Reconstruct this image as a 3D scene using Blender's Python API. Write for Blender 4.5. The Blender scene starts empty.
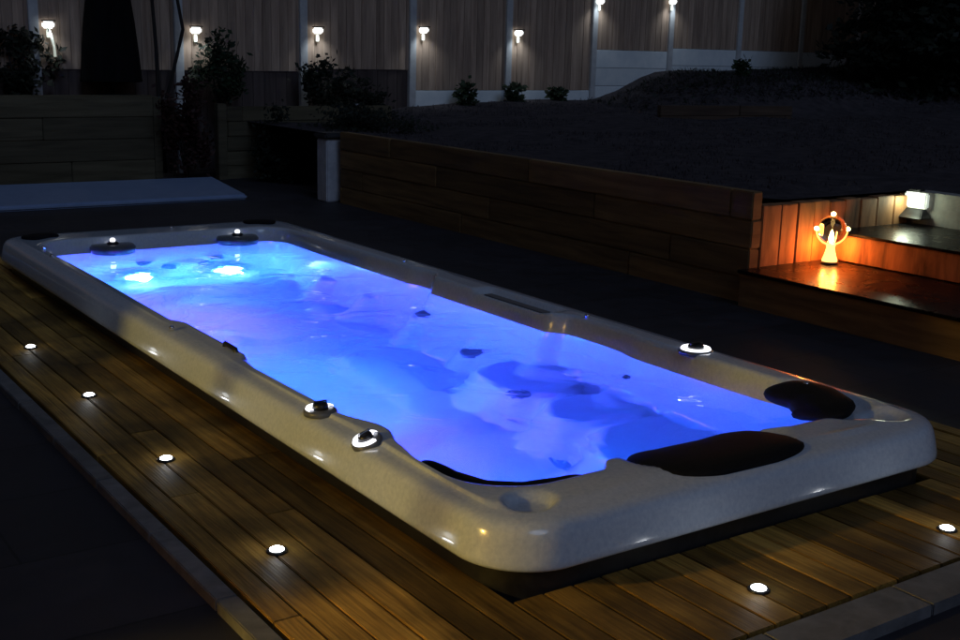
import bpy, bmesh, math, random
from mathutils import Vector, Matrix, noise
random.seed(7)
PI = math.pi
S = bpy.context.scene
C = S.collection

# ------------------------------------------------------------------ helpers
def tag(o, label=None, cat=None, group=None, kind=None):
    if label: o['label'] = label
    if cat: o['category'] = cat
    if group: o['group'] = group
    if kind: o['kind'] = kind
    return o

def empty(name, loc, label, cat, group=None, rz=0.0):
    o = bpy.data.objects.new(name, None); C.objects.link(o)
    o.empty_display_size = 0.1
    o.location = loc; o.rotation_euler = (0, 0, rz)
    return tag(o, label, cat, group)

def mesh_obj(name, verts, faces, mat, parent=None, loc=None, smooth=False, bevel=0.0):
    me = bpy.data.meshes.new(name)
    me.from_pydata([tuple(v) for v in verts], [], faces)
    me.validate()
    bm = bmesh.new(); bm.from_mesh(me)
    bmesh.ops.recalc_face_normals(bm, faces=bm.faces)
    if bevel:
        es = [e for e in bm.edges if len(e.link_faces) == 2 and e.calc_face_angle(0) > 0.6]
        bmesh.ops.bevel(bm, geom=es, offset=bevel, segments=2, affect='EDGES', clamp_overlap=True)
    bm.to_mesh(me); bm.free()
    if smooth:
        for p in me.polygons: p.use_smooth = True
    me.materials.append(mat)
    o = bpy.data.objects.new(name, me); C.objects.link(o)
    if parent: o.parent = parent
    if loc is not None: o.location = loc
    return o

class MB:
    def __init__(s): s.v = []; s.f = []
    def add(s, vs, fs):
        b = len(s.v); s.v += [Vector(v) for v in vs]; s.f += [tuple(i + b for i in f) for f in fs]; return s
    def box(s, x0, x1, y0, y1, z0, z1, M=None):
        vs = [Vector(p) for p in ((x0,y0,z0),(x1,y0,z0),(x1,y1,z0),(x0,y1,z0),(x0,y0,z1),(x1,y0,z1),(x1,y1,z1),(x0,y1,z1))]
        if M: vs = [M @ v for v in vs]
        return s.add(vs, [(0,3,2,1),(4,5,6,7),(0,1,5,4),(1,2,6,5),(2,3,7,6),(3,0,4,7)])
    def lathe(s, prof, n=32, M=None, capb=True, capt=True):
        vs = []; fs = []
        for r, z in prof:
            for k in range(n):
                a = 2*PI*k/n; vs.append(Vector((r*math.cos(a), r*math.sin(a), z)))
        for i in range(len(prof)-1):
            for k in range(n):
                a, b = i*n+k, i*n+(k+1) % n
                fs.append((a, b, b+n, a+n))
        if capb: fs.append(tuple(reversed(range(n))))
        if capt: fs.append(tuple((len(prof)-1)*n+k for k in range(n)))
        if M: vs = [M @ v for v in vs]
        return s.add(vs, fs)
    def tube(s, pts, rad, n=8):
        pts = [Vector(p) for p in pts]
        if not isinstance(rad, (list, tuple)): rad = [rad]*len(pts)
        vs = []; fs = []
        for i, p in enumerate(pts):
            d = (pts[min(i+1, len(pts)-1)] - pts[max(i-1, 0)]).normalized()
            a = d.orthogonal().normalized() if i == 0 else (a - d*a.dot(d)).normalized()
            b = d.cross(a)
            for k in range(n):
                t = 2*PI*k/n; vs.append(p + (a*math.cos(t)+b*math.sin(t))*rad[i])
        for i in range(len(pts)-1):
            for k in range(n):
                fs.append((i*n+k, i*n+(k+1) % n, (i+1)*n+(k+1) % n, (i+1)*n+k))
        fs.append(tuple(reversed(range(n)))); fs.append(tuple((len(pts)-1)*n+k for k in range(n)))
        return s.add(vs, fs)
    def build(s, name, mat, parent=None, loc=None, smooth=False, bevel=0.0):
        return mesh_obj(name, s.v, s.f, mat, parent, loc, smooth, bevel)

def mat_new(name):
    m = bpy.data.materials.new(name); m.use_nodes = True
    nt = m.node_tree; b = nt.nodes['Principled BSDF']
    return m, nt, b

def noise_mat(name, c1, c2, scale=(4,4,4), detail=6, rough=0.7, bump=0.2, bump_d=0.01, island=0.0, spec=0.5, r2=None, w=0.5, coord='Object', coat=0.0):
    """two colour noise with optional variation per loose piece of the mesh"""
    m, nt, b = mat_new(name); N = nt.nodes; L = nt.links
    tc = N.new('ShaderNodeTexCoord'); mp = N.new('ShaderNodeMapping'); mp.inputs['Scale'].default_value = scale
    L.new(tc.outputs[coord], mp.inputs['Vector'])
    vec = mp.outputs['Vector']
    if island:
        g = N.new('ShaderNodeNewGeometry')
        ml = N.new('ShaderNodeVectorMath'); ml.operation = 'SCALE'; ml.inputs['Scale'].default_value = 37.0
        cx = N.new('ShaderNodeCombineXYZ')
        for i in range(3): L.new(g.outputs['Random Per Island'], cx.inputs[i])
        L.new(cx.outputs[0], ml.inputs[0])
        ad = N.new('ShaderNodeVectorMath'); L.new(vec, ad.inputs[0]); L.new(ml.outputs[0], ad.inputs[1]); vec = ad.outputs[0]
    nz = N.new('ShaderNodeTexNoise'); nz.inputs['Scale'].default_value = 1.0; nz.inputs['Detail'].default_value = detail
    nz.inputs['Roughness'].default_value = 0.6; nz.inputs['Distortion'].default_value = 0.4
    L.new(vec, nz.inputs['Vector'])
    cr = N.new('ShaderNodeValToRGB'); cr.color_ramp.elements[0].position = 0.32; cr.color_ramp.elements[1].position = 0.68
    cr.color_ramp.elements[0].color = (*c1, 1); cr.color_ramp.elements[1].color = (*c2, 1)
    L.new(nz.outputs['Fac'], cr.inputs['Fac']); col = cr.outputs['Color']
    if island:
        hs = N.new('ShaderNodeHueSaturation'); mr = N.new('ShaderNodeMapRange')
        mr.inputs['To Min'].default_value = 1-island; mr.inputs['To Max'].default_value = 1+island
        L.new(g.outputs['Random Per Island'], mr.inputs['Value']); L.new(mr.outputs[0], hs.inputs['Value'])
        L.new(col, hs.inputs['Color']); col = hs.outputs['Color']
    L.new(col, b.inputs['Base Color'])
    b.inputs['Specular IOR Level'].default_value = spec
    if r2 is None: b.inputs['Roughness'].default_value = rough
    else:
        mr2 = N.new('ShaderNodeMapRange'); mr2.inputs['To Min'].default_value = rough; mr2.inputs['To Max'].default_value = r2
        L.new(nz.outputs['Fac'], mr2.inputs['Value']); L.new(mr2.outputs[0], b.inputs['Roughness'])
    if bump:
        bp = N.new('ShaderNodeBump'); bp.inputs['Strength'].default_value = bump; bp.inputs['Distance'].default_value = bump_d
        L.new(nz.outputs['Fac'], bp.inputs['Height']); L.new(bp.outputs[0], b.inputs['Normal'])
    b.inputs['Coat Weight'].default_value = coat
    return m

def emis_mat(name, col, strength):
    m, nt, b = mat_new(name)
    b.inputs['Base Color'].default_value = (*[min(0.8, c) for c in col], 1)
    b.inputs['Emission Color'].default_value = (*col, 1); b.inputs['Emission Strength'].default_value = strength
    return m

def lamp(name, kind, loc, col, power, parent=None, size=0.05, **kw):
    l = bpy.data.lights.new(name, kind); l.color = col; l.energy = power
    if kind in ('POINT', 'SPOT'): l.shadow_soft_size = size
    if kind == 'AREA': l.size = size
    for k, v in kw.items(): setattr(l, k, v)
    o = bpy.data.objects.new(name, l); C.objects.link(o); o.location = loc
    if parent: o.parent = parent
    return o

def look(o, d):
    o.rotation_euler = Vector(d).to_track_quat('-Z', 'Y').to_euler()

# ------------------------------------------------------------------ materials
M = {}
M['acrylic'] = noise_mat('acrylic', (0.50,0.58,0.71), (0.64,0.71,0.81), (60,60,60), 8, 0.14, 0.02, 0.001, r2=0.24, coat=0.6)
M['pillow'] = noise_mat('pillow_foam', (0.004,0.004,0.005), (0.008,0.008,0.009), (60,60,60), 4, 0.75, 0.3, 0.002, spec=0.2)
M['chrome'], nt, b = mat_new('chrome'); b.inputs['Base Color'].default_value = (.8,.8,.82,1); b.inputs['Metallic'].default_value = 1; b.inputs['Roughness'].default_value = .12
M['steel'], nt, b = mat_new('brushed_steel'); b.inputs['Base Color'].default_value = (.35,.35,.36,1); b.inputs['Metallic'].default_value = 1; b.inputs['Roughness'].default_value = .35
M['black_plastic'] = noise_mat('black_plastic', (0.012,0.012,0.014), (0.02,0.02,0.023), (30,30,30), 3, 0.35, 0.05, 0.002)
M['jet_plastic'] = noise_mat('jet_plastic', (0.02,0.03,0.05), (0.035,0.045,0.07), (30,30,30), 3, 0.4, 0.05, 0.002)
M['grey_plastic'] = noise_mat('grey_plastic', (0.10,0.11,0.13), (0.14,0.15,0.17), (20,20,20), 3, 0.35, 0.05, 0.002)

def deck_material():
    m, nt, b = mat_new('decking_wood'); N = nt.nodes; L = nt.links
    tc = N.new('ShaderNodeTexCoord'); g = N.new('ShaderNodeNewGeometry')
    mp = N.new('ShaderNodeMapping'); mp.inputs['Scale'].default_value = (38, 1.6, 38); L.new(tc.outputs['Object'], mp.inputs['Vector'])
    cx = N.new('ShaderNodeCombineXYZ'); mu = N.new('ShaderNodeMath'); mu.operation = 'MULTIPLY'; mu.inputs[1].default_value = 53
    L.new(g.outputs['Random Per Island'], mu.inputs[0]); L.new(mu.outputs[0], cx.inputs[1]); L.new(mu.outputs[0], cx.inputs[2])
    ad = N.new('ShaderNodeVectorMath'); L.new(mp.outputs[0], ad.inputs[0]); L.new(cx.outputs[0], ad.inputs[1])
    nz = N.new('ShaderNodeTexNoise'); nz.inputs['Detail'].default_value = 7; nz.inputs['Roughness'].default_value = .62; nz.inputs['Distortion'].default_value = 1.2; nz.inputs['Scale'].default_value = 1
    L.new(ad.outputs[0], nz.inputs['Vector'])
    # big soft patches of dirt and damp
    n2 = N.new('ShaderNodeTexNoise'); n2.inputs['Scale'].default_value = 2.6; n2.inputs['Detail'].default_value = 5; L.new(tc.outputs['Object'], n2.inputs['Vector'])
    cr = N.new('ShaderNodeValToRGB'); e = cr.color_ramp.elements
    e[0].position = .25; e[0].color = (.14,.075,.018,1); e[1].position = .75; e[1].color = (.62,.375,.08,1)
    k = cr.color_ramp.elements.new(.5); k.color = (.38,.215,.045,1)
    L.new(nz.outputs['Fac'], cr.inputs['Fac'])
    hs = N.new('ShaderNodeHueSaturation'); mr = N.new('ShaderNodeMapRange'); mr.inputs['To Min'].default_value = .30; mr.inputs['To Max'].default_value = 1.35
    L.new(g.outputs['Random Per Island'], mr.inputs['Value'])
    m2 = N.new('ShaderNodeMapRange'); m2.inputs['From Min'].default_value = .35; m2.inputs['From Max'].default_value = .62; m2.inputs['To Min'].default_value = .42; m2.inputs['To Max'].default_value = 1.2
    L.new(n2.outputs['Fac'], m2.inputs['Value'])
    mm = N.new('ShaderNodeMath'); mm.operation = 'MULTIPLY'; L.new(mr.outputs[0], mm.inputs[0]); L.new(m2.outputs[0], mm.inputs[1])
    L.new(mm.outputs[0], hs.inputs['Value']); L.new(cr.outputs[0], hs.inputs['Color']); L.new(hs.outputs[0], b.inputs['Base Color'])
    b.inputs['Specular IOR Level'].default_value = .3; rr = N.new('ShaderNodeMapRange'); rr.inputs['To Min'].default_value = .42; rr.inputs['To Max'].default_value = .8; L.new(n2.outputs['Fac'], rr.inputs['Value']); L.new(rr.outputs[0], b.inputs['Roughness'])
    # grooved face: fine ridges running along the board
    wv = N.new('ShaderNodeTexWave'); wv.wave_type = 'BANDS'; wv.bands_direction = 'X'; wv.inputs['Scale'].default_value = 26; wv.inputs['Distortion'].default_value = .15
    L.new(tc.outputs['Object'], wv.inputs['Vector'])
    mx = N.new('ShaderNodeMath'); mx.operation = 'MULTIPLY_ADD'; mx.inputs[1].default_value = .12; L.new(wv.outputs['Fac'], mx.inputs[0]); L.new(nz.outputs['Fac'], mx.inputs[2])
    bp = N.new('ShaderNodeBump'); bp.inputs['Strength'].default_value = .55; bp.inputs['Distance'].default_value = .004
    L.new(mx.outputs[0], bp.inputs['Height']); L.new(bp.outputs[0], b.inputs['Normal'])
    return m
M['deck'] = deck_material()
M['edging'] = noise_mat('stone_edging', (.10,.10,.105), (.19,.19,.20), (9,9,9), 8, .75, .4, .004, island=.12)
M['patio'] = noise_mat('dark_patio', (.016,.016,.022), (.030,.029,.038), (5,5,5), 10, .45, .35, .006, r2=.8)
def patio_mat():
    m = M['patio']; nt = m.node_tree; N = nt.nodes; L = nt.links; b = N['Principled BSDF']
    tc = N.new('ShaderNodeTexCoord'); br = N.new('ShaderNodeTexBrick')
    for k, v in (('Scale', 1.0), ('Mortar Size', .006), ('Mortar Smooth', .3), ('Brick Width', .9), ('Row Height', .6)): br.inputs[k].default_value = v
    br.inputs['Color1'].default_value = (.8,.8,.8,1); br.inputs['Color2'].default_value = (1.25,1.2,1.2,1); br.inputs['Mortar'].default_value = (.4,.4,.4,1)
    L.new(tc.outputs['Object'], br.inputs['Vector'])
    old = b.inputs['Base Color'].links[0].from_socket
    mx = N.new('ShaderNodeMix'); mx.data_type = 'RGBA'; mx.blend_type = 'MULTIPLY'; mx.inputs[0].default_value = 1
    L.new(old, mx.inputs[6]); L.new(br.outputs['Color'], mx.inputs[7]); L.new(mx.outputs[2], b.inputs['Base Color'])
patio_mat()
M['soil'] = noise_mat('soil', (.04,.036,.042), (.085,.074,.082), (6,6,6), 12, .95, 1.0, .05, spec=.1)
M['mound'] = noise_mat('turf', (.03,.03,.03), (.07,.065,.065), (8,8,8), 12, .95, 1.0, .05, spec=.1)
M['sleeper'] = noise_mat('sleeper_wood', (.095,.055,.022), (.24,.15,.06), (1.2,1.2,16), 9, .8, .5, .006, island=.25)
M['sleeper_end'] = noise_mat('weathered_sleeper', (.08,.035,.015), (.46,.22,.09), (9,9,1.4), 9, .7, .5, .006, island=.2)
M['olive_sleeper'] = noise_mat('old_sleeper_wood', (.055,.045,.024), (.11,.093,.055), (1.2,1.2,16), 9, .8, .5, .006, island=.25)
M['fence'] = noise_mat('fence_wood', (.27,.19,.145), (.50,.375,.29), (14,14,1.1), 8, .85, .4, .006, island=.20)
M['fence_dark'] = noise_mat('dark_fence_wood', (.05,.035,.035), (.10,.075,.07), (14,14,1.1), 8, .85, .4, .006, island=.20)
M['concrete'] = noise_mat('concrete', (.44,.46,.49), (.56,.59,.62), (7,7,7), 10, .85, .3, .004)
M['gravel_board'] = noise_mat('concrete_board', (.62,.70,.76), (.74,.80,.84), (5,5,5), 10, .85, .3, .004, island=.1)
M['step_dark'] = noise_mat('dark_old_timber', (.04,.025,.018), (.09,.06,.042), (1.2,1.2,16), 9, .9, .5, .006, island=.2)
M['render'] = noise_mat('grey_render', (.28,.27,.25), (.40,.385,.36), (12,12,12), 10, .9, .4, .004)
M['cap'] = noise_mat('dark_cap', (.02,.02,.025), (.04,.04,.045), (12,12,12), 6, .6, .2, .003)
M['pillar'] = noise_mat('pale_render', (.42,.44,.50), (.58,.60,.66), (12,12,12), 8, .8, .2, .003)
M['tread'] = noise_mat('dark_tread', (.003,.003,.0035), (.008,.0075,.009), (7,7,7), 8, .16, .10, .003, r2=.42, spec=.09)
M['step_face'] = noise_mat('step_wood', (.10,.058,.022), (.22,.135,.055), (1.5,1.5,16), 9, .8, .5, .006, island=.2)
M['cover'] = noise_mat('vinyl_cover', (.24,.34,.55), (.30,.40,.62), (6,6,6), 6, .45, .2, .004)
M['fabric'] = noise_mat('black_fabric', (.006,.006,.007), (.010,.010,.011), (8,8,2), 6, .95, .8, .03, spec=.05)
M['bark'] = noise_mat('bark', (.012,.010,.010), (.028,.022,.02), (20,20,4), 6, .9, .5, .01)
def leaf_mat(name, a, b_):
    m = noise_mat(name, a, b_, (3,3,3), 4, .6, 0, 0, island=.4, spec=.25); return m
M['leaf'] = leaf_mat('leaf_green', (.010,.022,.011), (.022,.042,.018))
M['leaf_dark'] = leaf_mat('leaf_dark', (.006,.010,.007), (.014,.020,.012))
M['leaf_red'] = leaf_mat('leaf_red', (.025,.010,.010), (.05,.022,.018))
M['house'] = noise_mat('house_brick', (.22,.13,.09), (.34,.21,.15), (4,4,12), 8, .9, .3, .005)
M['led'] = emis_mat('deck_led', (.93,.97,1.0), 22)
M['solar_led'] = emis_mat('solar_led', (.95,1.0,.97), 1.8)
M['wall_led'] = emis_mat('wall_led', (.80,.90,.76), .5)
M['wall_led_hot'] = emis_mat('wall_led_core', (.93,1.0,.93), 1.5)
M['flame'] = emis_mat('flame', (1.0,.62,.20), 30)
M['bowl_glow'] = emis_mat('amber_glass_lit', (1.0,.50,.12), 3.2)
m_, nt, b = mat_new('edge_glow_amber'); b.inputs['Base Color'].default_value = (1,.72,.42,1); b.inputs['Transmission Weight'].default_value = 1; b.inputs['Roughness'].default_value = .04; b.inputs['IOR'].default_value = 1.35
b.inputs['Emission Color'].default_value = (1,.42,.10,1); b.inputs['Emission Strength'].default_value = 1.6  # emission paints the bright edge of the glass globe
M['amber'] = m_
M['ring_white'] = emis_mat('lit_valve_ring', (.92,.93,1.0), 2.3)
M['blue_lens'] = emis_mat('underwater_lens', (.55,.85,1.0), 22)
M['spot_lens'] = emis_mat('small_underwater_lens', (.7,.9,1.0), 7)
M['lantern'] = emis_mat('lantern_glass', (1.0,.7,.32), 6)

# ------------------------------------------------------------------ camera
cx_, cy_, cz_ = -3.08395, -2.63896, 1.56169
yaw, pitch, roll, foc = -0.60709, 0.22417, 0.02461, 1178.65
fwd = Vector((-math.sin(yaw)*math.cos(pitch), math.cos(yaw)*math.cos(pitch), -math.sin(pitch)))
rt = Vector((math.cos(yaw), math.sin(yaw), 0)); up = rt.cross(fwd)
r2 = rt*math.cos(roll) + up*math.sin(roll); u2 = -rt*math.sin(roll) + up*math.cos(roll)
cd = bpy.data.cameras.new('camera'); cam = bpy.data.objects.new('camera', cd); C.objects.link(cam)
Mx = Matrix((r2, u2, -fwd)).transposed().to_4x4(); Mx.translation = (cx_, cy_, cz_)
cam.matrix_world = Mx; cd.sensor_width = 36; cd.lens = foc/960*36; cd.clip_start = .05; cd.clip_end = 400
S.camera = cam
S.cycles.caustics_refractive = False

# ------------------------------------------------------------------ world and moonlight
w = bpy.data.worlds.new('World'); S.world = w; w.use_nodes = True
nt = w.node_tree; bg = nt.nodes['Background']; sky = nt.nodes.new('ShaderNodeTexSky')
sky.sky_type = 'NISHITA'; sky.sun_disc = False
SUN_EL, SUN_AZ = math.radians(-3.0), math.radians(250)
sky.sun_elevation = SUN_EL; sky.sun_rotation = SUN_AZ
nt.links.new(sky.outputs[0], bg.inputs['Color']); bg.inputs['Strength'].default_value = 0.60
sun = lamp('sun', 'SUN', (0,0,20), (.46,.64,1.0), 0.28); sun.data.angle = math.radians(25)
look(sun, (.10,.75,-.62))

S.view_settings.view_transform = 'Standard'; S.view_settings.look = 'None'
S.view_settings.exposure = 0; S.view_settings.gamma = 1; S.view_settings.use_curve_mapping = False

# ------------------------------------------------------------------ swim spa shell
ZT = 0.155
X0, X1, Y0, Y1, RO = -1.14, 1.165, 0.0, 6.49, 0.255
def rr_sdf(x, y, x0, x1, y0, y1, r):
    cx, cy = (x0+x1)/2, (y0+y1)/2
    qx = abs(x-cx)-(x1-x0)/2+r; qy = abs(y-cy)-(y1-y0)/2+r
    return math.hypot(max(qx,0), max(qy,0)) + min(max(qx,qy),0) - r
def sstep(a, b, t):
    t = max(0, min(1, (t-a)/(b-a))); return t*t*(3-2*t)
def bump1(t, a, b, s=.08): return sstep(a-s, a+s, t)*(1-sstep(b-s, b+s, t))
def in_sdf(x, y):
    d = rr_sdf(x, y, -.985, .975, .30, 6.06, .26)
    if x < -.6:
        d += .045*bump1(y, 2.35, 3.2, .06) - .015*bump1(y, 1.3, 2.2) + .055*bump1(y, .98, 1.2, .1) - .03*bump1(y, .35, .8, .1)
    if x > .6:
        d += .03*bump1(y, 3.9, 6.2) + .075*bump1(y, 2.35, 3.65, .07) - .01*bump1(y, 1.8, 2.2) + .035*bump1(y, .7, 1.8, .2)
    if y < .8:
        d += .07*bump1(x, -.46, .42, .04)
    return d
def medial(x, y): return (max(-.25, min(.25, x*.22)), min(max(y, 1.2), 5.2))

def outer_points(n):
    segs = []
    L1, L2, A = (X1-X0)-2*RO, (Y1-Y0)-2*RO, PI/2*RO
    tot = 2*(L1+L2+2*A); pts = []
    for i in range(n):
        s = tot*i/n
        for ln, kind, k in ((L1,'l',0),(A,'a',0),(L2,'l',1),(A,'a',1),(L1,'l',2),(A,'a',2),(L2,'l',3),(A,'a',3)):
            if s <= ln: break
            s -= ln
        if kind == 'l':
            p = [(X0+RO+s, Y0), (X1, Y0+RO+s), (X1-RO-s, Y1), (X0, Y1-RO-s)][k]; nn = [(0,-1),(1,0),(0,1),(-1,0)][k]
        else:
            c = [(X1-RO, Y0+RO), (X1-RO, Y1-RO), (X0+RO, Y1-RO), (X0+RO, Y0+RO)][k]
            a = [-PI/2, 0, PI/2, PI][k] + s/RO; nn = (math.cos(a), math.sin(a)); p = (c[0]+RO*nn[0], c[1]+RO*nn[1])
        pts.append((p, nn))
    return pts

def rim_z(x, y):
    z = ZT
    def dip(cx, cy, r, dep, sx=1, sy=1, e=.35):
        q = math.hypot((x-cx)/sx, (y-cy)/sy)/r
        return dep*(1-sstep(1-e, 1, q))
    z -= dip(-.90, .20, .085, .028, 1.15, 1) + dip(.93, .22, .10, .028, 1.15, 1)          # cup holders
    z -= dip(.03, .34, .42, .055, 1, .55, .3)                                           # scoop for centre pillow
    z -= dip(.84, .52, .30, .035, .8, 1.1, .3)                                          # scoop for corner pillow
    z -= .035*bump1(y, 2.45, 3.15, .05)*sstep(.86, .92, x)*(1-sstep(1.0, 1.04, x))      # hand rail recess
    z += .010*math.exp(-((y-.11-.02*math.sin(x*3))/.02)**2)*bump1(abs(x), .45, .75, .05)    # moulded rib
    z += .006*math.sin(y*1.7)*sstep(.8, 1.0, abs(x))
    return z

def floor_z(x, y):
    z = -1.12
    # sculpted floor, shallow waves
    z += .05*math.sin(x*5+y*2.1)*math.sin(y*2.3)+.06*sstep(.1,.35,noise.noise(Vector((x*2.2,y*1.5,4))))
    def raise_(h, d, s=.07):
        nonlocal z
        t = 1-sstep(-s, s, d); z = z*(1-t)+h*t
    # three scalloped seats along the right side at the near end, bench across the front
    raise_(-.66, max(math.hypot((x-.66)/.85, (y-2.30)/1.15)-.34, -9), .10)
    raise_(-.62, math.hypot((x-.62)/1.0, (y-1.68)/.95)-.31, .09)
    raise_(-.58, math.hypot((x-.62), (y-1.00))-.50, .10)
    raise_(-.60, y-.74-.08*math.cos(x*6), .10)
    raise_(-.56, .80-x+.12*math.cos(y*9.5), .10)
    # footwell step on the left and swim platform at the back
    raise_(-.80, math.hypot((x+.80)/1.3, (y-1.6)/1.6)-.30)
    raise_(-.93, 5.45-y+.08*math.cos(x*7), .12)
    return z
def wall_profile(d):   # d = distance inward from the inner edge
    pts = [(0,ZT),(.010,.148),(.020,.130),(.030,.09),(.045,.03),(.065,-.12),(.10,-.45),(.15,-.85),(.20,-1.15),(.9,-1.3),(3,-1.4)]
    for (a, za), (b, zb) in zip(pts, pts[1:]):
        if d <= b: return za+(zb-za)*(d-a)/(b-a)
    return -1.4
def smax(a, b, k=.05):
    h = max(k-abs(a-b), 0)/k; return max(a, b)+h*h*k*.25
def pool_z(x, y, d): 
    zr = rim_z(x, y)
    return smax(wall_profile(d) + (zr-ZT)*max(0, 1-d/.04), floor_z(x, y), .10 if d > .05 else 1e-4)

spa = empty('swim_spa', (0,0,-.12), 'long white acrylic swim spa sunk in the wooden deck, full of glowing blue water', 'swim spa')
spa.location = (0,0,0)
NP = 900
op = outer_points(NP)
inner = []
for (p, nn) in op:
    m = medial(*p); a, b = 0.0, 1.0
    for _ in range(26):
        t = (a+b)/2; x, y = m[0]+(p[0]-m[0])*t, m[1]+(p[1]-m[1])*t
        if in_sdf(x, y) > 0: b = t
        else: a = t
    inner.append((x, y))
verts = []; rings = 0
PRO = [(.14,-.020),(.05,-.014),(.010,-.010),(.0,-.004),(-.005,.006),(-.003,.022),(.003,.050),(.010,.080),(.018,.106),(.026,.121),(.036,.132),(.050,.139),(.072,.144),(.098,.147)]
for d, z in PRO:
    for (p, nn) in op: verts.append((p[0]-nn[0]*d, p[1]-nn[1]*d, z))
    rings += 1
for j in range(1, 13):
    t = j/12
    for i, (p, nn) in enumerate(op):
        ax, ay = p[0]-nn[0]*.098, p[1]-nn[1]*.098; bx, by = inner[i]
        x, y = ax+(bx-ax)*t, ay+(by-ay)*t
        e = sstep(0, .25, t)
        verts.append((x, y, (rim_z(x, y)*e + .147*(1-e)) if t < 1 else rim_z(x, y)-.002))
    rings += 1
ds = [.010,.020,.030,.045,.065,.08,.10,.125,.15,.175,.20,.23,.26]
for d in ds:
    for i in range(NP):
        bx, by = inner[i]; m = medial(*op[i][0]); l = math.hypot(m[0]-bx, m[1]-by)
        t = d/l; x, y = bx+(m[0]-bx)*t, by+(m[1]-by)*t
        verts.append((x, y, pool_z(x, y, d)))
    rings += 1
for j in range(1, 31):
    for i in range(NP):
        bx, by = inner[i]; m = medial(*op[i][0]); l = math.hypot(m[0]-bx, m[1]-by)
        t0 = .26/l; t = t0+(1-t0)*j/30; x, y = bx+(m[0]-bx)*t, by+(m[1]-by)*t
        verts.append((x, y, pool_z(x, y, t*l)))
    rings += 1
faces = []
for r in range(rings-1):
    for i in range(NP):
        k = (i+1) % NP; faces.append((r*NP+i, r*NP+k, (r+1)*NP+k, (r+1)*NP+i))
shell = mesh_obj('shell', verts, faces, M['acrylic'], spa, smooth=True)
# middle of the pool floor
mid = []
nx, ny = 14, 90
for j in range(ny+1):
    for i in range(nx+1):
        x = -.262+.524*i/nx; y = 1.15+4.1*j/ny
        mid.append((x, y, pool_z(x, y, .7)-.002))
mesh_obj('pool_floor', mid, [(j*(nx+1)+i, j*(nx+1)+i+1, (j+1)*(nx+1)+i+1, (j+1)*(nx+1)+i) for j in range(ny) for i in range(nx)], M['acrylic'], spa, smooth=True)

# dark insulated skirt under the lip
sk = []
for d, z in ((.035,-.012),(.035,-.6)):
    for (p, nn) in op: sk.append((p[0]-nn[0]*(d+.03), p[1]-nn[1]*(d+.03), z))
mesh_obj('skirt', sk, [(i, (i+1) % NP, NP+(i+1) % NP, NP+i) for i in range(NP)], M['black_plastic'], spa, smooth=True)

# water: closed body, gently uneven surface, cloudy and blue
def water_material():
    m, nt, b = mat_new('spa_water'); N = nt.nodes; L = nt.links
    N.remove(b); out = N['Material Output']
    gl = N.new('ShaderNodeBsdfGlass'); gl.inputs['IOR'].default_value = 1.33; gl.inputs['Roughness'].default_value = 0.0; gl.inputs['Color'].default_value = (.93,.97,1,1)
    tc = N.new('ShaderNodeTexCoord'); nz = N.new('ShaderNodeTexNoise'); nz.inputs['Scale'].default_value = 2.6; nz.inputs['Detail'].default_value = 2.2; nz.inputs['Distortion'].default_value = .8
    L.new(tc.outputs['Object'], nz.inputs['Vector'])
    bp = N.new('ShaderNodeBump'); bp.inputs['Strength'].default_value = .85; bp.inputs['Distance'].default_value = .02
    L.new(nz.outputs['Fac'], bp.inputs['Height']); L.new(bp.outputs[0], gl.inputs['Normal'])
    L.new(gl.outputs[0], out.inputs['Surface'])
    vs = N.new('ShaderNodeVolumePrincipled'); vs.inputs['Color'].default_value = (.22,.55,1,1); vs.inputs['Density'].default_value = WATER_DENS; vs.inputs['Anisotropy'].default_value = .3
    L.new(vs.outputs[0], out.inputs['Volume'])
    return m
WATER_DENS = 0.6
ZW = 0.045
wl = []
for i in range(0, NP, 2):
    bx, by = inner[i]; m = medial(*op[i][0]); l = math.hypot(m[0]-bx, m[1]-by)
    t = .030/l; wl.append((bx+(m[0]-bx)*t, by+(m[1]-by)*t))
n = len(wl)
wv_ = [(x, y, ZW) for x, y in wl] + [(x, y, -1.5) for x, y in wl]
wf = [tuple(range(n)), tuple(reversed(range(n, 2*n)))] + [(i, (i+1) % n, n+(i+1) % n, n+i) for i in range(n)]
water = mesh_obj('water', wv_, wf, water_material(), spa)

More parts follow.
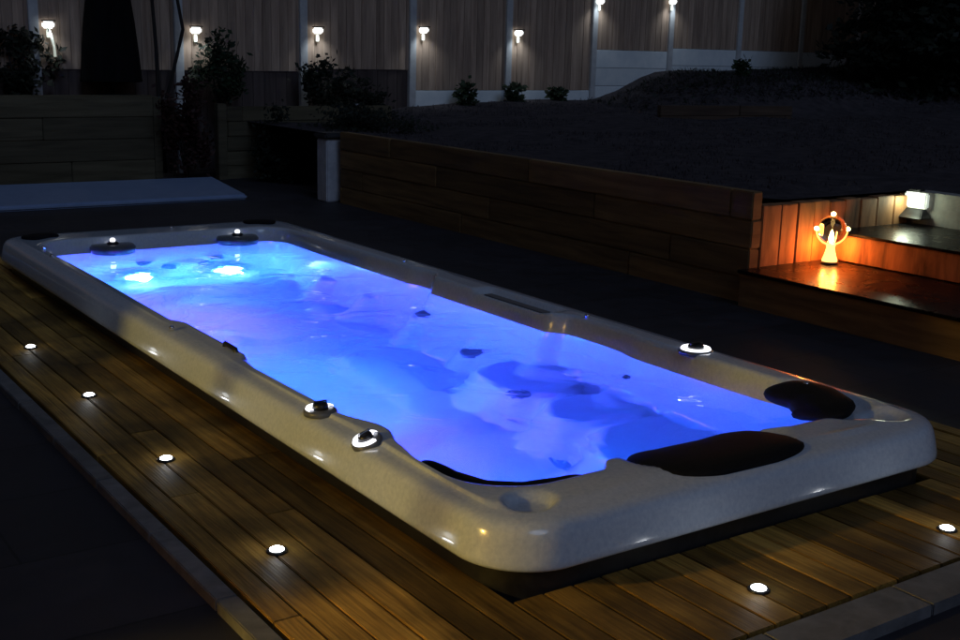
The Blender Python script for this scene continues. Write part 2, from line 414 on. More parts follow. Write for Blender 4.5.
# pillows
def pad(name, path, halfw, thick, mat, parent, tilt=0.0, n=28, drop=0.0):
    """cushion swept along a short plan path, rounded ends, domed top"""
    pts = [Vector(p) for p in path]
    ln = [0]
    for a, b in zip(pts, pts[1:]): ln.append(ln[-1]+(b-a).length)
    tot = ln[-1]; vs = []; m = 14
    for i in range(n+1):
        s = tot*i/n
        k = max(j for j in range(len(pts)) if ln[j] <= s+1e-9); k = min(k, len(pts)-2)
        f = (s-ln[k])/(ln[k+1]-ln[k]); c = pts[k].lerp(pts[k+1], f)
        d0 = (pts[min(k+1,len(pts)-1)]-pts[k]).normalized()
        d1 = (pts[min(k+2,len(pts)-1)]-pts[min(k+1,len(pts)-2)]).normalized() if k+2 < len(pts) else d0
        d = d0.lerp(d1, f).normalized(); d.z = 0
        nrm = Vector((-d.y, d.x, 0))
        u = 2*i/n-1; e = max(0.0, 1-abs(u)**5)**.42
        e = max(e, .02)
        for j in range(m):
            a = 2*PI*j/m
            cc, ss = math.cos(a), math.sin(a)
            ox = math.copysign(abs(cc)**.7, cc)*halfw*e; oz = math.copysign(abs(ss)**.75, ss)*thick*max(e,.05)
            vs.append(c+nrm*ox+Vector((0,0,oz-ox*tilt)))
    fs = []
    for i in range(n):
        for j in range(m): fs.append((i*m+j, i*m+(j+1) % m, (i+1)*m+(j+1) % m, (i+1)*m+j))
    fs += [tuple(reversed(range(m))), tuple(n*m+j for j in range(m))]
    return mesh_obj(name, vs, fs, mat, parent, smooth=True)
pad('head_pillow', [(-.36,.285,.125),(-.15,.25,.125),(.1,.245,.125),(.38,.28,.125)], .19, .035, M['pillow'], spa, tilt=.10)
pad('head_pillow', [(.70,.36,.13),(.82,.43,.135),(.89,.56,.135),(.91,.78,.13)], .135, .03, M['pillow'], spa, tilt=.12)
pad('head_pillow', [(-.945,.80,.095),(-.945,.58,.095),(-.90,.44,.095),(-.80,.365,.095),(-.66,.345,.095),(-.52,.36,.095)], .035, .045, M['pillow'], spa)
for sx in (-1, 1):
    pad('head_pillow', [(sx*.74-.0,6.27,.160),(sx*.86,6.25,.160),(sx*.98,6.17,.160)], .09, .016, M['pillow'], spa)
# dark strip standing in for shade in the recess of the far rim and small latch on the near rim
mb = MB(); mb.box(.915,.985,2.50,3.10,.10,.128); mb.build('recess_shade', M['grey_plastic'], spa, bevel=.008)
mb = MB(); mb.tube([(-.955,2.42,.13),(-.957,2.44,.163),(-.957,2.56,.166),(-.955,2.58,.13)], .012, 10)
mb.build('filter_handle', M['black_plastic'], spa, smooth=True)

# diverter valves with lit rings
def valve(x, y, z, r, tilt=(0,0), arc=1.0, style=0):
    o = bpy.data.objects.new('diverter_valve', None); C.objects.link(o); o.parent = spa
    o.location = (x, y, z); o.rotation_euler = (tilt[0], tilt[1], 0)
    MB().lathe([(r*1.08,-.012),(r*1.08,.004),(r*.98,.010),(r*.55,.011)], 40).build('bezel', M['grey_plastic'], o, smooth=True)
    nseg = 40; a0, a1 = (0, 2*PI*arc)
    vs = []; fs = []
    for i in range(nseg+1):
        a = a0+(a1-a0)*i/nseg
        for rr_, zz in ((r*.60,.0115),(r*.64,.019),(r*.90,.019),(r*.96,.0115)): vs.append((rr_*math.cos(a), rr_*math.sin(a), zz))
    for i in range(nseg):
        for j in range(3): fs.append((i*4+j, (i+1)*4+j, (i+1)*4+j+1, i*4+j+1))
    rg = mesh_obj('lit_ring', vs, fs, M['ring_white'], o, smooth=True)
    k = MB().lathe([(r*.52,.010),(r*.50,.028),(r*.42,.034),(.001,.034)], 32)
    k.build('knob', M['black_plastic'], o, smooth=True)
    MB().box(-r*.48, r*.48, -r*.09, r*.09, .033, .044).build('lever', M['black_plastic'] if style else M['chrome'], o, bevel=.003)
    return o
valve(-1.045, 1.39, .155, .062, arc=.55, style=1)
valve(-1.06, .985, .150, .055, tilt=(0,-.35), arc=.8)
valve(.985, 1.36, .155, .078, arc=1.0, style=1)
# back wall massage heads: grey half round ledges with the chrome nozzle's highlight painted as white glow
for x in (-.42, .56):
    o = bpy.data.objects.new('swim_jet_head', None); C.objects.link(o); o.parent = spa; o.location = (x, 5.97, .098)
    MB().lathe([(.155,-.05),(.165,-.01),(.15,.008),(.001,.012)], 40).build('housing', M['grey_plastic'], o, smooth=True)
    MB().lathe([(.04,.008),(.045,.02),(.03,.03),(.001,.032)], 24).build('nozzle_ring', M['black_plastic'], o, smooth=True)
    mm = MB(); mm.lathe([(.014,.028),(.020,.036),(.020,.046),(.012,.056),(.001,.058)], 20); mm.build('nozzle', M['ring_white'], o, smooth=True)
# small clips along the rim
for x, y, z in ((.98,4.12,.158),(.99,2.2,.158),(.97,.66,.158),(.12,6.22,.158),(-.98,5.72,.158),(-1.02,5.35,.158),(-1.06,3.0,.158)):
    MB().lathe([(.013,-.004),(.014,.010),(.007,.016),(.001,.017)], 16).build('rim_clip', M['chrome'], spa, loc=(x,y,z), smooth=True)

# jets and lamps below the water
def on_wall(name, loc, axis, r, mats, parent=spa, lens=None):
    o = bpy.data.objects.new(name, None); C.objects.link(o); o.parent = parent; o.location = loc
    o.rotation_euler = Vector(axis).to_track_quat('Z', 'Y').to_euler()
    MB().lathe([(r*1.0,-.02),(r*1.0,.012),(r*.85,.022),(r*.62,.024),(r*.60,.010)], 28, capt=False).build('bezel', mats, o, smooth=True)
    if lens: MB().lathe([(r*.62,.008),(r*.6,.022),(.001,.028)], 24).build('lens', lens, o, smooth=True)
    else: MB().lathe([(r*.60,.006),(r*.3,.004),(r*.22,.03),(.001,.034)], 24).build('nozzle', M['jet_plastic'], o, smooth=True)
    return o
def surf_d(x, y):   # height of the pool surface at a plan position
    return pool_z(x, y, -in_sdf(x, y))
for x, z in ((-.20,-.44),(-.02,-.60),(.26,-.60),(.38,-.44)):
    on_wall('swim_jet', (x, 5.935 if z > -.6 else 5.90, z), (0,-1,.1), .062, M['jet_plastic'])
LAMPS = [(-.28,-.80), (.42,-.84)]
for x, z in LAMPS:
    on_wall('underwater_light', (x, 5.865, z), (0,-1,.12), .155, M['chrome'], lens=M['blue_lens'])
BLUE = (.015,.20,1.0); VIO = (.16,.06,1.0)
for x, z in LAMPS:
    a = lamp('underwater_lamp', 'POINT', (x, 5.74, z), (.06,.33,1.0), 100, spa, .05)
# lights set in the walls that the near rim hides
for (x, y, z, ax, col, pw) in ((-.86,4.5,-.72,(1,0,0),VIO,480), (-.86,3.0,-.72,(1,0,0),BLUE,470), (-.84,2.1,-.74,(1,.1,0),VIO,270),
                          (-.62,.47,-.30,(0,1,0),BLUE,110)):
    on_wall('underwater_light', (x, y, z), ax, .06, M['chrome'], lens=M['spot_lens'])
    v = Vector(ax).normalized()
    lamp('underwater_lamp', 'POINT', Vector((x,y,z))+v*.10, col, pw, spa, .05)
on_wall('underwater_light', (.88,1.32,-.32), (-1,0,.2), .045, M['chrome'], lens=M['spot_lens'])
for x, y in ((.80,3.58),(.72,2.92),(.47,2.12),(.30,1.52)):
    z = surf_d(x, y)
    on_wall('floor_drain', (x, y, z+.004), (-.2,0,1), .062, M['jet_plastic'])
on_wall('swim_jet', (.875,1.72,-.28), (-1,0,.1), .03, M['jet_plastic'])

# ------------------------------------------------------------------ deck
ZD = -.10
deck = bpy.data.objects.new('deck', None); C.objects.link(deck); tag(deck, kind='structure'); deck['label'] = 'brown grooved timber deck round the swim spa'
def boards(areas, wid=.118, gap=.006):
    mb = MB()
    for (x0, x1, y0, y1) in areas:
        x = x0
        while x < x1-.01:
            xe = min(x+wid, x1); y = y0 - (random.random()*1.5 if y1-y0 > 3 else 0)
            while y < y1:
                ln = random.choice((2.4,3.0,3.6)) if y1-y0 > 3 else 9
                a, b = max(y, y0), min(y+ln, y1)
                if b-a > .03:
                    dz = random.uniform(-.0015,.0015)
                    mb.box(x, xe-gap, a, b-.004, ZD-.028+dz, ZD+dz)
                y += ln
            x += wid
    return mb
bm_ = boards([(-1.652,-1.06,-.480,7.0), (-1.06,1.06,-.480,.06), (1.06,1.65,-.480,7.0), (-1.06,1.06,6.43,7.0)])
bm_.build('deck_boards', M['deck'], deck, bevel=.003)
mb = MB(); y = -.48
while y < 7.0:
    ln = random.choice((1.1,1.7,.8)); mb.box(-1.745, -1.660, y, min(y+ln,7)-.004, ZD-.03, ZD+.003); y += ln
mb.box(1.660, 1.745, -.48, 7, ZD-.03, ZD+.003)
mb.build('border_board', M['deck'], deck, bevel=.003)
mb = MB(); y = -.66
while y < 7:
    mb.box(-1.835, -1.765, y, y+.594, -.20, ZD+.004); y += .60
x = -1.75
while x < 1.7:
    mb.box(x, x+.594, -.66, -.50, -.20, ZD+.004); x += .60
edg = mb.build('kerb', M['edging'], None, bevel=.004); tag(edg, 'grey stone edging strip along the outside of the timber deck', kind='structure')

# round lights let into the deck
def deck_light_proto():
    o = empty('deck_light', (0,0,0), '', 'deck light', 'round lights set into the deck')
    MB().lathe([(.036,-.01),(.036,.002),(.032,.005),(.025,.005)], 28).build('bezel', M['black_plastic'], o, smooth=True)
    MB().lathe([(.0245,.0),(.0245,.007),(.016,.012),(.001,.013)], 24).build('lens', M['led'], o, smooth=True)
    return o
def copy_tree(o, parent=None):
    c = o.copy(); C.objects.link(c)
    if parent: c.parent = parent
    for ch in list(o.children): copy_tree(ch, c)
    return c
dl = deck_light_proto()
DL = [((-1.52,3.97), 'small white deck light, farthest one up the left edge of the deck'),
      ((-1.52,2.89), 'small white deck light, second farthest along the left edge of the deck'),
      ((-1.52,1.84), 'small white deck light, third from the far end along the left edge of the deck'),
      ((-1.52,.78), 'small white deck light, nearest one on the left strip of deck'),
      ((-.34,-.29), 'white deck light in front of the short near end of the spa'),
      ((.63,-.31), 'white deck light at the right end of the front strip, by the photo edge')]
for i, ((x, y), lab) in enumerate(DL):
    o = dl if i == 0 else copy_tree(dl)
    o.location = (x, y, ZD+.0025); o['label'] = lab
    lamp('deck_led', 'POINT', (0,0,.05), (.92,.96,1), .06, o, .02)

# ------------------------------------------------------------------ ground
def ring_sheet(name, z, ox, ix, mat):
    (a0,a1,b0,b1), (c0,c1,d0,d1) = ox, ix
    vs = [(a0,b0,z),(a1,b0,z),(a1,b1,z),(a0,b1,z),(c0,d0,z),(c1,d0,z),(c1,d1,z),(c0,d1,z)]
    o = mesh_obj(name, vs, [(0,1,5,4),(1,2,6,5),(2,3,7,6),(3,0,4,7)], mat); tag(o, kind='structure'); return o
ring_sheet('patio', -.135, (-6.25, 3.3, -9, 11.95), (-1.10,1.10,.04,6.45), M['patio'])
ring_sheet('ground', -.145, (-150,150,-150,150), (-1.12,1.12,.02,6.47), M['soil'])

# raised garden behind the sleeper wall
def terr(x, y):
    z = .585
    z += .50*sstep(9.6, 11.8, x+.35*math.sin(y*1.3))*sstep(9.9, 11.6, y) + .10*sstep(5, 9, x)*sstep(6, 11, y)
    z += .18*sstep(12, 20, x)
    z += .05*(noise.noise(Vector((x*.8, y*.8, 0)))) + .022*noise.noise(Vector((x*4, y*4, 3)))
    z += .12*sstep(11.5, 13.0, y)*sstep(4,7,x)
    if x < 5.3 and y < 3.4: z = min(z, .57)
    e = sstep(3.2, 3.6, x); z = z*e+.60*(1-e)
    return z
xs = [3.22+.12*i for i in range(0, 90)] + [14.1+.5*i for i in range(60)]
ys = [3.10+.11*i for i in range(0, 96)]
vs = [(x, y, terr(x, y)) for y in ys for x in xs]; nX = len(xs)
fs = [(j*nX+i, j*nX+i+1, (j+1)*nX+i+1, (j+1)*nX+i) for j in range(len(ys)-1) for i in range(nX-1)]
b0 = len(vs)
xs2 = [x for x in xs if x > 5.0]; ys2 = [-9+.55*i for i in range(22)]+[3.10]
vs += [(x, y, terr(x, max(y, 3.0))) for y in ys2 for x in xs2]; n2 = len(xs2)
fs += [(b0+j*n2+i, b0+j*n2+i+1, b0+(j+1)*n2+i+1, b0+(j+1)*n2+i) for j in range(len(ys2)-1) for i in range(n2-1)]
tg = mesh_obj('terrain', vs, fs, M['soil'], smooth=True); tag(tg, kind='structure')

# clods and short dead turf over the raised garden
def blades(n, region, mat, name, hmin=.015, hmax=.05, wdt=.010):
    vs = []; fs = []
    for _ in range(n):
        x = random.uniform(region[0], region[1]); y = random.uniform(region[2], region[3])
        if noise.noise(Vector((x*.7, y*.7, 9))) < -.12: continue
        z = terr(x, y)-.01; h = random.uniform(hmin, hmax); a = random.uniform(0, 2*PI)
        dx, dy = math.cos(a)*wdt, math.sin(a)*wdt; lx, ly = random.uniform(-.4,.4)*h, random.uniform(-.4,.4)*h
        b = len(vs); vs += [(x-dx,y-dy,z),(x+dx,y+dy,z),(x+lx,y+ly,z+h)]; fs.append((b,b+1,b+2))
    o = mesh_obj(name, vs, fs, mat); return tag(o, 'short rough dark grass and weeds on the raised garden', 'grass', kind='stuff')
blades(26000, (3.4, 16, 3.3, 13.0), M['soil'], 'grass')

# ------------------------------------------------------------------ sleeper retaining walls
def sleepers(mb, p0, p1, z0, z1, th=.10, h=.19, seg=2.4, side=1):
    a = Vector((*p0,0)); b = Vector((*p1,0)); d = (b-a); L_ = d.length; d.normalize(); n_ = Vector((-d.y, d.x, 0))*side
    k = 0; z = z0
    while z < z1-.02:
        zt = min(z+h, z1); s = -random.random()*seg
        while s < L_:
            s0, s1 = max(s, 0), min(s+seg, L_)
            if s1-s0 > .02:
                o = random.uniform(-.006,.006)
                q = [a+d*s0+n_*o, a+d*(s1-.004)+n_*o, a+d*(s1-.004)+n_*(th+o), a+d*s0+n_*(th+o)]
                mb.add([Vector((v.x,v.y,z+.003)) for v in q]+[Vector((v.x,v.y,zt)) for v in q], [(0,3,2,1),(4,5,6,7),(0,1,5,4),(1,2,6,5),(2,3,7,6),(3,0,4,7)])
            s += seg
        z = zt
mb = MB(); sleepers(mb, (3.12,3.0), (3.12,9.1), -.16, .655, side=-1, h=.205)
o = mb.build('retaining_wall', M['sleeper'], bevel=.008); tag(o, 'long low timber sleeper wall running along the right side of the patio', 'retaining wall')
mb = MB(); x = 3.226
while x < 4.98:
    wd = random.uniform(.17,.21); o_ = random.uniform(-.008,.004); mb.box(x, min(x+wd, 4.99)-.004, 3.0+o_, 3.10, -.16, .552+random.uniform(-.006,.006)); x += wd
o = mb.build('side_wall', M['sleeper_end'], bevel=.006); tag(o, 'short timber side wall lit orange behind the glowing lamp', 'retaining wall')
# planted end of the garden: wall turning left at the back
mb = MB(); sleepers(mb, (2.93,11.85), (5.4,11.85), -.16, .80, side=1)
mb.box(2.80, 2.92, 11.80, 11.94, -.16, .83)
o = mb.build('planter_wall', M['olive_sleeper'], bevel=.008); tag(o, 'timber planter wall with a corner post behind the dark shrub', 'retaining wall')
mb = MB(); sleepers(mb, (-6,12.2), (2.1,12.2), -.16, .93, side=1, h=.27)
o = mb.build('raised_bed', M['olive_sleeper'], bevel=.008); tag(o, 'dull olive timber raised bed front under the closed parasol', 'raised bed')
vs=[(-6,12.28,.88),(2.6,12.28,.86),(2.6,13.2,.86),(-6,13.2,.88)]
o = mesh_obj('bed_soil', vs, [(0,1,2,3)], M['soil']); tag(o, kind='structure')
mb = MB(); mb.box(2.1,2.2,12.2,13.0,-.16,.90); mb.build('bed_end', M['olive_sleeper'], bpy.data.objects['raised_bed'])

# steps cut into the garden
st = empty('garden_steps', (3.02,1.0,-.13), 'dark topped garden steps with timber risers holding the orange lamp', 'steps')
def stp(name, mb, mat, bevel=.006):
    o = mb.build(name, mat, None, bevel=bevel); o.parent = st; o.matrix_parent_inverse = Matrix.Translation((-3.02,-1.0,.13)); return o
mb = MB(); sleepers(mb, (3.02,-6), (3.02,2.995), -.16, .095, side=-1, th=.09, h=.255); stp('riser', mb, M['step_face'])
mb = MB(); mb.box(3.0,3.955,-6,2.995,.098,.122); stp('tread', mb, M['tread'], .004)
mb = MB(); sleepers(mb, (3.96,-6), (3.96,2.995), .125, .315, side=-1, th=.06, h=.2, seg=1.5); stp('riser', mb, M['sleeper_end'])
mb = MB(); mb.box(3.945,4.90,-6,2.993,.318,.338); stp('tread', mb, M['tread'], .004)
mb = MB(); mb.box(4.905,5.06,-6,2.99,.30,.585); stp('back_wall', mb, M['render'], .004)

# glowing glass lamp on the step
gx, gy, gz = 3.79, 2.845, .122
gl = empty('glass_lamp', (gx,gy,gz), 'clear glass globe lamp on a flared glowing orange base, on the dark step', 'lamp')
MB().lathe([(.060,0),(.062,.010),(.050,.018),(.03,.022)], 32).build('foot', M['black_plastic'], gl, smooth=True)
MB().lathe([(.054,.020),(.055,.030),(.046,.055),(.036,.09),(.030,.120),(.034,.142)], 32).build('stem', M['bowl_glow'], gl, smooth=True)
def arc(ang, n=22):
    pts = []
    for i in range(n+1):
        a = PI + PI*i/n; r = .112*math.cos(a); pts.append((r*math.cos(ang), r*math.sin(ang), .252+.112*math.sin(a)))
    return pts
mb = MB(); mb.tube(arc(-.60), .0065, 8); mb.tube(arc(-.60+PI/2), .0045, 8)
mb.build('edge_glow', M['amber'], gl, smooth=True)  # glowing tubes stand in for the bright refracted edge of the globe
gm, nt, b = mat_new('clear_glass'); b.inputs['Transmission Weight'].default_value = 1; b.inputs['Roughness'].default_value = .02; b.inputs['IOR'].default_value = 1.3; b.inputs['Base Color'].default_value = (1,.93,.8,1)
prof = []
for i in range(17):
    a = -1.3+ (PI/2+1.3-.02)*i/16; prof.append((.102*math.cos(a), .252+.102*math.sin(a)))
MB().lathe(prof+[(.001,.3545)], 32, capb=False).build('globe', gm, gl, smooth=True)
MB().lathe([(.002,.165),(.012,.18),(.015,.205),(.008,.235),(.001,.25)], 16).build('flame', M['flame'], gl, smooth=True)
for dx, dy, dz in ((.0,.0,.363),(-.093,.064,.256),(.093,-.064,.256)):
    MB().lathe([(.001,-.016),(.013,-.010),(.018,0),(.013,.010),(.001,.016)], 12).build('glint_bead', M['flame'], gl, loc=(dx,dy,dz), smooth=True)  # beads glow to stand in for glints on the globe
lamp('flame_light', 'POINT', (0.0,.0,.12), (1,.21,.03), 44.0, gl, .05)
# brass hook with hanging cord on the side wall
# wall light on the step wall
wlp = empty('wall_light', (4.895,2.93,.46), 'square bulkhead wall light glowing white above the upper step', 'wall light')
mb = MB(); mb.box(-.055,-.002,-.10,.10,.0,.12); mb.build('diffuser', M['wall_led'], wlp, bevel=.012)
mb = MB(); mb.box(-.064,-.054,-.045,.045,.07,.122); mb.build('lamp_core', M['wall_led_hot'], wlp, bevel=.003)
mb = MB(); mb.box(-.070,-.002,-.05,.05,.132,.145); mb.build('hood', M['black_plastic'], wlp, bevel=.004)
mb = MB(); mb.add([(-.05,-.07,0),(-.05,.07,0),(-.15,.13,-.07),(-.15,-.13,-.07),(0,-.07,0),(0,.07,0),(0,.13,-.07),(0,-.13,-.07)], [(0,1,2,3),(4,7,6,5),(0,4,5,1),(3,2,6,7),(0,3,7,4),(1,5,6,2)]); mb.build('lower_shade', M['black_plastic'], wlp, bevel=.006)
lamp('wall_led_light', 'POINT', (-.17,0,.07), (.85,1,.72), 2.4, wlp, .05)

# ------------------------------------------------------------------ fence
fe = empty('fence', (4.6,13.1,-.1), 'tall brown boarded fence with pale concrete posts across the back of the garden', 'fence')
def fpart(name, mb, mat, bevel=0):
    o = mb.build(name, mat, None, bevel=bevel); o.parent = fe; o.matrix_parent_inverse = Matrix.Translation((-4.6,-13.1,.1)); return o
def fpos(k): return (4.58+1.878*k, 13.0+.113*k)
for k in range(-6, 9):
    x, y = fpos(k); xn, yn = fpos(k+1); ang = math.atan2(yn-y, xn-x)
    hi = k >= 3
    top = 3.6 if hi else 2.95
    Mt = Matrix.Translation((x, y, 0)) @ Matrix.Rotation(ang, 4, 'Z')
    mb = MB(); mb.box(-.06,.06,-.06,.05,-.15,top, Mt); fpart('fence_post', mb, M['concrete'], .006)
    pz = 1.64 if k == 3 else 1.70 if hi else .955 if k >= 1 else 1.26 if k == 0 else 1.22
    mb = MB(); xx = .06
    while xx < 1.82:
        mb.box(xx, min(xx+.128,1.822), -.022+random.uniform(-.004,.004), .0, pz, top-.08+random.uniform(-.01,.01), Mt); xx += .132
    fpart('fence_panel', mb, M['fence'], .003)
    if k >= 1:
        mb = MB(); z = pz-.305
        while z > .2:
            mb.box(.055,1.823,-.028,.02,z,z+.30,Mt); z -= .305
        fpart('gravel_board', mb, M['gravel_board'], .006)
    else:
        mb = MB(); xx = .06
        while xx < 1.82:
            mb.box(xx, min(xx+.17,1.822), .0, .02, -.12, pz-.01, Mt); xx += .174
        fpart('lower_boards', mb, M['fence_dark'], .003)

# solar lights on the posts
def sol_proto():
    o = empty('fence_light', (0,0,0), '', 'solar light', 'solar lights fixed to the fence posts')
    mb = MB(); mb.box(-.075,.075,-.11,.0,.045,.062); mb.build('solar_cap', M['black_plastic'], o, bevel=.004)
    mb = MB(); mb.add([(-.06,-.09,-.03),(.06,-.09,-.03),(.075,0,-.045),(-.075,0,-.045),(-.065,-.10,.043),(.065,-.10,.043),(.075,0,.043),(-.075,0,.043)], [(0,3,2,1),(4,5,6,7),(0,1,5,4),(1,2,6,5),(2,3,7,6),(3,0,4,7)])
    mb.build('lens', M['solar_led'], o, bevel=.02)
    mb = MB(); mb.box(-.022,.022,-.035,.0,-.15,-.05); mb.build('post_glow', M['wall_led'], o, bevel=.008)  # glowing block stands in for light falling down the post
    return o
FL = [(.99,1.75,'solar light on the fence left of the parasol, leftmost, with a long bright tail'),
      (2.93,1.74,'solar fence light just right of the bare thin tree, second from the left'),
      (4.79,1.79,'solar fence light third from the left, above the dark fence boards'),
      (6.63,1.85,'solar fence light on the post where the pale boards begin, fourth from the left'),
      (8.50,1.86,'solar fence light on the middle post, fifth from the left'),
      (10.27,2.43,'high solar fence light where the fence steps up, second from the right'),
      (12.04,2.50,'rightmost solar fence light, at the top edge over the pale boards')]
sp = sol_proto()
for i, (x, z, lab) in enumerate(FL):
    o = sp if i == 0 else copy_tree(sp)
    o.location = (x, 13.0+.113*(x-4.58)/1.878-.055, z); o['label'] = lab
    l = lamp('solar_led_light', 'SPOT', (0,-.10,-.05), (.85,.95,1.0), 3.0, o, .05, spot_size=2.2, spot_blend=1.0)
    look(l, (0,.35,-1))
tail = MB().tube([(.0,-.05,-.06),(.03,-.06,-.16),(.055,-.05,-.26),(.06,-.05,-.38)], [.02,.018,.014,.018], 8).build('light_trail', M['wall_led'], sp, smooth=True)  # glowing tube stands in for the trail of light below this lamp

# ------------------------------------------------------------------ plants
def foliage(mb, c, rad, n, leaf, seed, flat=0.0, clumps=26):
    rnd = random.Random(seed); cl = []
    for _ in range(clumps):
        while True:
            p = Vector((rnd.uniform(-1,1), rnd.uniform(-1,1), rnd.uniform(-1,1)))
            if p.length < 1: break
        cl.append((Vector((p.x*rad[0], p.y*rad[1], p.z*rad[2])), rnd.uniform(.18,.42)))
    for _ in range(n):
        q, r = cl[rnd.randrange(len(cl))]
        o = Vector((rnd.gauss(0,1), rnd.gauss(0,1), rnd.gauss(0,1)))*.5
        p = Vector(c)+q+Vector((o.x*r*rad[0], o.y*r*rad[1], o.z*r*rad[2]))
        d = Vector((rnd.gauss(0,1), rnd.gauss(0,1), rnd.gauss(0,1)+.3)).normalized(); s = d.orthogonal().normalized()
        l = leaf*rnd.uniform(.6,1.4); wd = l*.28
        mb.add([p, p+d*l*.5+s*wd, p+d*l, p+d*l*.5-s*wd], [(0,1,2,3)])
def shrub(name, base, c, rad, n, leaf, mat, label, cat, seed, stems=4):
    o = empty(name, base, label, cat)
    B = Vector(base); mb = MB(); foliage(mb, Vector(c)-B, rad, n, leaf, seed); mb.build('foliage', mat, o)
    rnd = random.Random(seed+1); ms = MB()
    for _ in range(stems):
        t = Vector(c)-B+Vector((rnd.uniform(-.5,.5)*rad[0], rnd.uniform(-.5,.5)*rad[1], rad[2]*.3))
        ms.tube([(0,0,-.02), t*.5+Vector((rnd.uniform(-.05,.05),0,0)), t], [.02,.014,.006], 6)
    ms.build('stem', M['bark'], o, smooth=True)
    return o
shrub('shrub', (.62,12.7,.87), (.62,12.7,1.25), (.42,.30,.42), 1500, .09, M['leaf_dark'], 'dark leafy shrub in the raised bed under the leftmost fence light', 'shrub', 11)
shrub('shrub', (3.15,12.5,.6), (3.15,12.5,1.22), (.36,.28,.42), 1500, .08, M['leaf'], 'green leafy shrub below the second fence light from the left', 'shrub', 12)
shrub('shrub', (3.62,11.35,-.135), (3.55,11.3,.30), (.48,.34,.46), 2600, .07, M['leaf_dark'], 'round dark shrub in front of the timber planter corner', 'shrub', 13)
shrub('shrub', (4.75,12.55,.6), (4.75,12.5,1.05), (.40,.25,.45), 1500, .08, M['leaf_dark'], 'dark twiggy shrub right of the third fence light', 'shrub', 14)
shrub('shrub', (2.45,12.0,-.135), (2.42,11.9,.55), (.36,.25,.55), 1800, .08, M['leaf_red'], 'dark reddish shrub between raised bed and planter corner', 'shrub', 15)
shrub('shrub', (4.3,10.3,.0), (4.2,10.3,.62), (.75,.8,.25), 3800, .06, M['leaf_dark'], 'low spreading dark shrub on the bank behind the pale pillar', 'shrub', 16)
shrub('shrub', (5.35,12.6,.6), (5.35,12.6,.88), (.30,.25,.25), 900, .07, M['leaf_dark'], 'small dark bush left of the first pale fence boards', 'shrub', 17)
for i, (x, y, h, lab) in enumerate(((7.25,12.8,.20,'small leafy weed against the first pale fence board'),
        (8.28,12.9,.16,'small leafy weed beside the post of the fifth fence light'),
        (9.15,12.9,.13,'tiny weed by the low pale board just before the fence steps up'),
        (12.9,12.4,.17,'small dark plant on top of the mound before the high pale boards'))):
    z = terr(x, y)
    shrub('weed', (x,y,z), (x,y,z+h*.6), (.17,.12,h), 420, .09, M['leaf'], lab, 'weed', 30+i, 3)
# big evergreen at the right
def evergreen():
    o = empty('evergreen_tree', (16.5,11.2,.8), 'large black evergreen filling the top right corner before the fence', 'tree')
    mb = MB()
    rnd = random.Random(5)
    for zc, rx in ((.45,1.75),(1.1,2.05),(1.9,2.0),(2.8,1.9),(3.8,1.6),(4.8,1.2),(5.7,.8)):
        foliage(mb, (0,0,zc), (rx,1.4*rx/2,.62), 5200, .17, int(zc*100), clumps=60)
    mb.build('crown', M['leaf_dark'], o)
    MB().tube([(0,0,-.3),(.03,.02,1.5),(0,0,3.5),(0,0,5.8)], [.16,.13,.08,.03], 10).build('trunk', M['bark'], o, smooth=True)
evergreen()
# low dark brush over the mound top
def brush():
    mb = MB(); rnd = random.Random(8)
    for _ in range(9000):
        x = rnd.uniform(9.6, 19); y = rnd.uniform(10.6, 13.0); z = terr(x, y)
        if z < .95 and rnd.random() < .6: continue
        d = Vector((rnd.gauss(0,.5), rnd.gauss(0,.5), 1)).normalized(); s = d.orthogonal().normalized(); l = rnd.uniform(.04,.13)
        p = Vector((x, y, z-.01)); mb.add([p, p+d*l*.5+s*.02, p+d*l, p+d*l*.5-s*.02], [(0,1,2,3)])
    o = mb.build('brush', M['leaf_dark']); tag(o, 'low dark brush covering the earth mound', 'brush', kind='stuff')
brush()
# low timber edging at the foot of the mound
mb = MB(); sleepers(mb, (8.9,10.15), (11.2,9.7), .55, .86, side=1, h=.16)
o = mb.build('timber_edging', M['step_dark'], bevel=.006); tag(o, 'low brown timber edging at the foot of the earth mound', 'edging')

# bare thin tree by the fence
o = empty('bare_tree', (2.33,12.55,.0), 'thin bare tree with two dark stems before the fence, right of the parasol', 'tree')
MB().tube([(.02,0,-.1),(-.03,0,.8),(-.04,0,1.5),(-.07,.02,2.2),(-.09,.03,3.0)], [.034,.03,.026,.022,.014], 8).build('trunk', M['bark'], o, smooth=True)
MB().tube([(-.02,0,.6),(.16,.03,1.1),(.34,.04,1.75),(.28,.04,2.1),(.16,.05,2.75)], [.02,.022,.024,.022,.012], 8).build('limb', M['bark'], o, smooth=True)

# closed parasol under its cover
px_, py_ = 1.72, 12.62
o = empty('closed_parasol', (px_,py_,.86), 'closed parasol in a black cover standing on the raised bed', 'parasol')
nn, prof = 48, [(.375,.215),(.380,.225),(.372,.26),(.345,.6),(.31,.95),(.27,1.25),(.235,1.6),(.20,1.9),(.12,2.15),(.03,2.25)]
vs = []; fs = []
for i, (r, z) in enumerate(prof):
    for k in range(nn):
        a = 2*PI*k/nn; f = 1+.055*math.cos(8*a+.6*z)*max(0,1-z/2.4); vs.append((r*f*math.cos(a), r*f*math.sin(a)*.8, z))
for i in range(len(prof)-1):
    for k in range(nn): fs.append((i*nn+k, i*nn+(k+1) % nn, (i+1)*nn+(k+1) % nn, (i+1)*nn+k))
fs += [tuple(reversed(range(nn))), tuple((len(prof)-1)*nn+k for k in range(nn))]
mesh_obj('cover', vs, fs, M['fabric'], o, smooth=True)
MB().tube([(0,0,0),(0,0,2.5)], .026, 12).build('pole', M['black_plastic'], o, smooth=True)
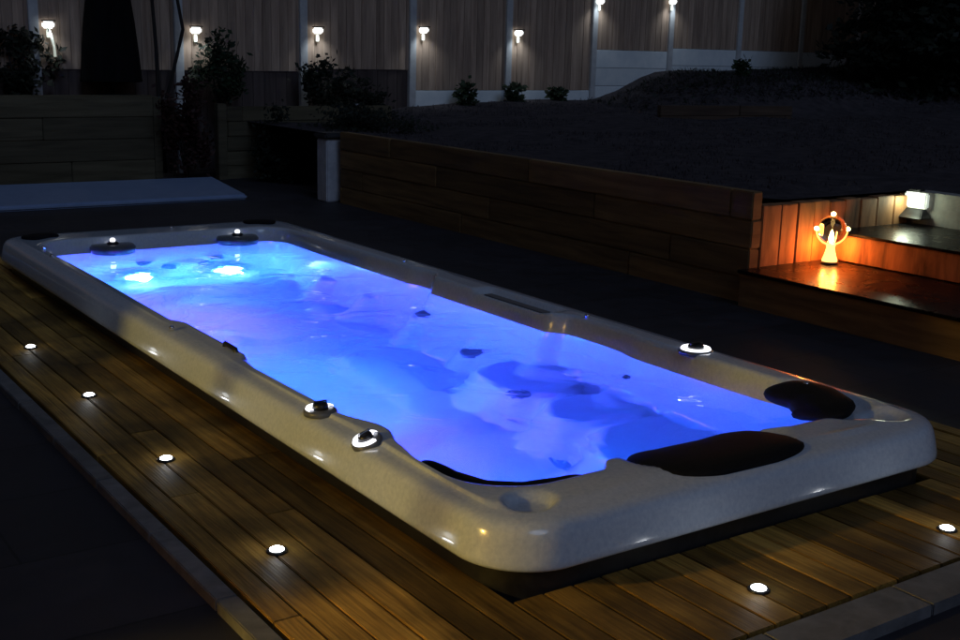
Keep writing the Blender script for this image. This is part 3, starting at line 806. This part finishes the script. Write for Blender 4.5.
MB().lathe([(.27,0),(.27,.03),(.22,.055),(.04,.06),(.04,.12)], 32).build('base', M['black_plastic'], o, smooth=True)

# pale pillar with dark cap at the end of the sleeper wall
o = empty('pillar', (3.145,9.32,-.135), 'pale square pillar with a dark cap at the far end of the sleeper wall', 'pillar')
MB().box(-.14,.14,-.12,.12,0,.70).build('shaft', M['pillar'], o, bevel=.012)
MB().box(-.17,.17,-.15,.15,.703,.77).build('cap', M['cap'], o, bevel=.02)
# small square lantern on the planting
o = empty('garden_lantern', (4.22,12.0,.60), 'tiny square lantern with a bluish white frame glowing between the dark shrubs', 'lantern')
mf = emis_mat('lantern_frame_lit', (.45,.5,.75), .35)
mb = MB(); mb.box(-.085,-.05,-.03,.03,0,.17); mb.box(.05,.085,-.03,.03,0,.17); mb.box(-.05,.05,-.03,.03,0,.035); mb.box(-.05,.05,-.03,.03,.135,.17); mb.build('frame', mf, o)
mb = MB(); mb.box(-.05,.05,-.01,.02,.035,.135); mb.build('panel', M['black_plastic'], o)
# stones
for i, (x, y, r, lab) in enumerate(((4.75,11.7,.05,'small pale stone right of the tiny lantern'), (5.15,11.95,.06,'larger pale stone between two dark bushes by the fence'))):
    bm = bmesh.new(); bmesh.ops.create_icosphere(bm, subdivisions=3, radius=r)
    for v in bm.verts: v.co *= 1+.25*noise.noise(v.co*14+Vector((i*5,0,0))); v.co.z *= .7
    me = bpy.data.meshes.new('stone'); bm.to_mesh(me); bm.free(); me.materials.append(M['pillar'])
    for p in me.polygons: p.use_smooth = True
    so = bpy.data.objects.new('stone', me); C.objects.link(so); so.location = (x, y, .80 if i == 0 else .70); tag(so, lab, 'stone')

# folded pale cover lying behind the spa
o = empty('spa_cover', (0.2,10.8,-.135), 'pale blue grey spa cover lying flat on the patio behind the spa', 'spa cover')
vs = [(-4,-.98,0),(2.10,-1.02,0),(2.45,.85,0),(-4,1.0,0),(-4,-.98,.06),(2.10,-1.02,.06),(2.45,.85,.06),(-4,1.0,.06)]
mesh_obj('panel', vs, [(0,3,2,1),(4,5,6,7),(0,1,5,4),(1,2,6,5),(2,3,7,6),(3,0,4,7)], M['cover'], o, bevel=.02)

# ------------------------------------------------------------------ house side behind the camera (outside the frame): wall, lantern, added shadow screen
hw = MB().box(-6.5,-6.3,-10,12,-.145,5.2).build('house_wall', M['house']); tag(hw, 'plain brick side wall of the house left of the patio', 'house wall')
la = empty('house_lantern', (-6.3,.95,1.55), 'lit lantern on the house wall beside the patio', 'wall lantern')
mb = MB(); mb.box(0,.02,-.06,.06,-.12,.16); mb.tube([(.01,0,.1),(.12,0,.16),(.18,0,.12)], .01, 8); mb.build('bracket', M['black_plastic'], la)
MB().lathe([(.05,-.10),(.07,.07),(.001,.072)], 6, Matrix.Translation((.18,0,0))).build('glass', M['lantern'], la)
MB().lathe([(.09,.072),(.02,.13),(.001,.14)], 6, Matrix.Translation((.18,0,0))).build('hood', M['black_plastic'], la)
HL = lamp('lantern_light', 'POINT', (.30,0,-.02), (1.0,.68,.15), 390, la, .09)
scr = empty('shadow_screen', (-4,1.4,-.135), 'unseen timber screen added between house and deck to shape the lantern light', 'screen')  # added out of view to block and pattern the lantern light
mb = MB(); mb.box(-.02,.02,.72-1.4,2.02-1.4,.0,.985); mb.build('lower_panel', M['fence'], scr)
mb = MB(); mb.box(-.02,.02,2.02-1.4,6.0-1.4,.0,2.3); mb.build('tall_panel', M['fence'], scr)
mb = MB(); mb.box(-.02,.02,1.02-1.4,2.018-1.4,1.215,2.3); mb.build('header', M['fence'], scr)
for yy in (.74, 1.45):
    MB().box(-.02,.02,yy-.018-1.4,yy+.018-1.4,.988,1.7).build('upright', M['fence'], scr)
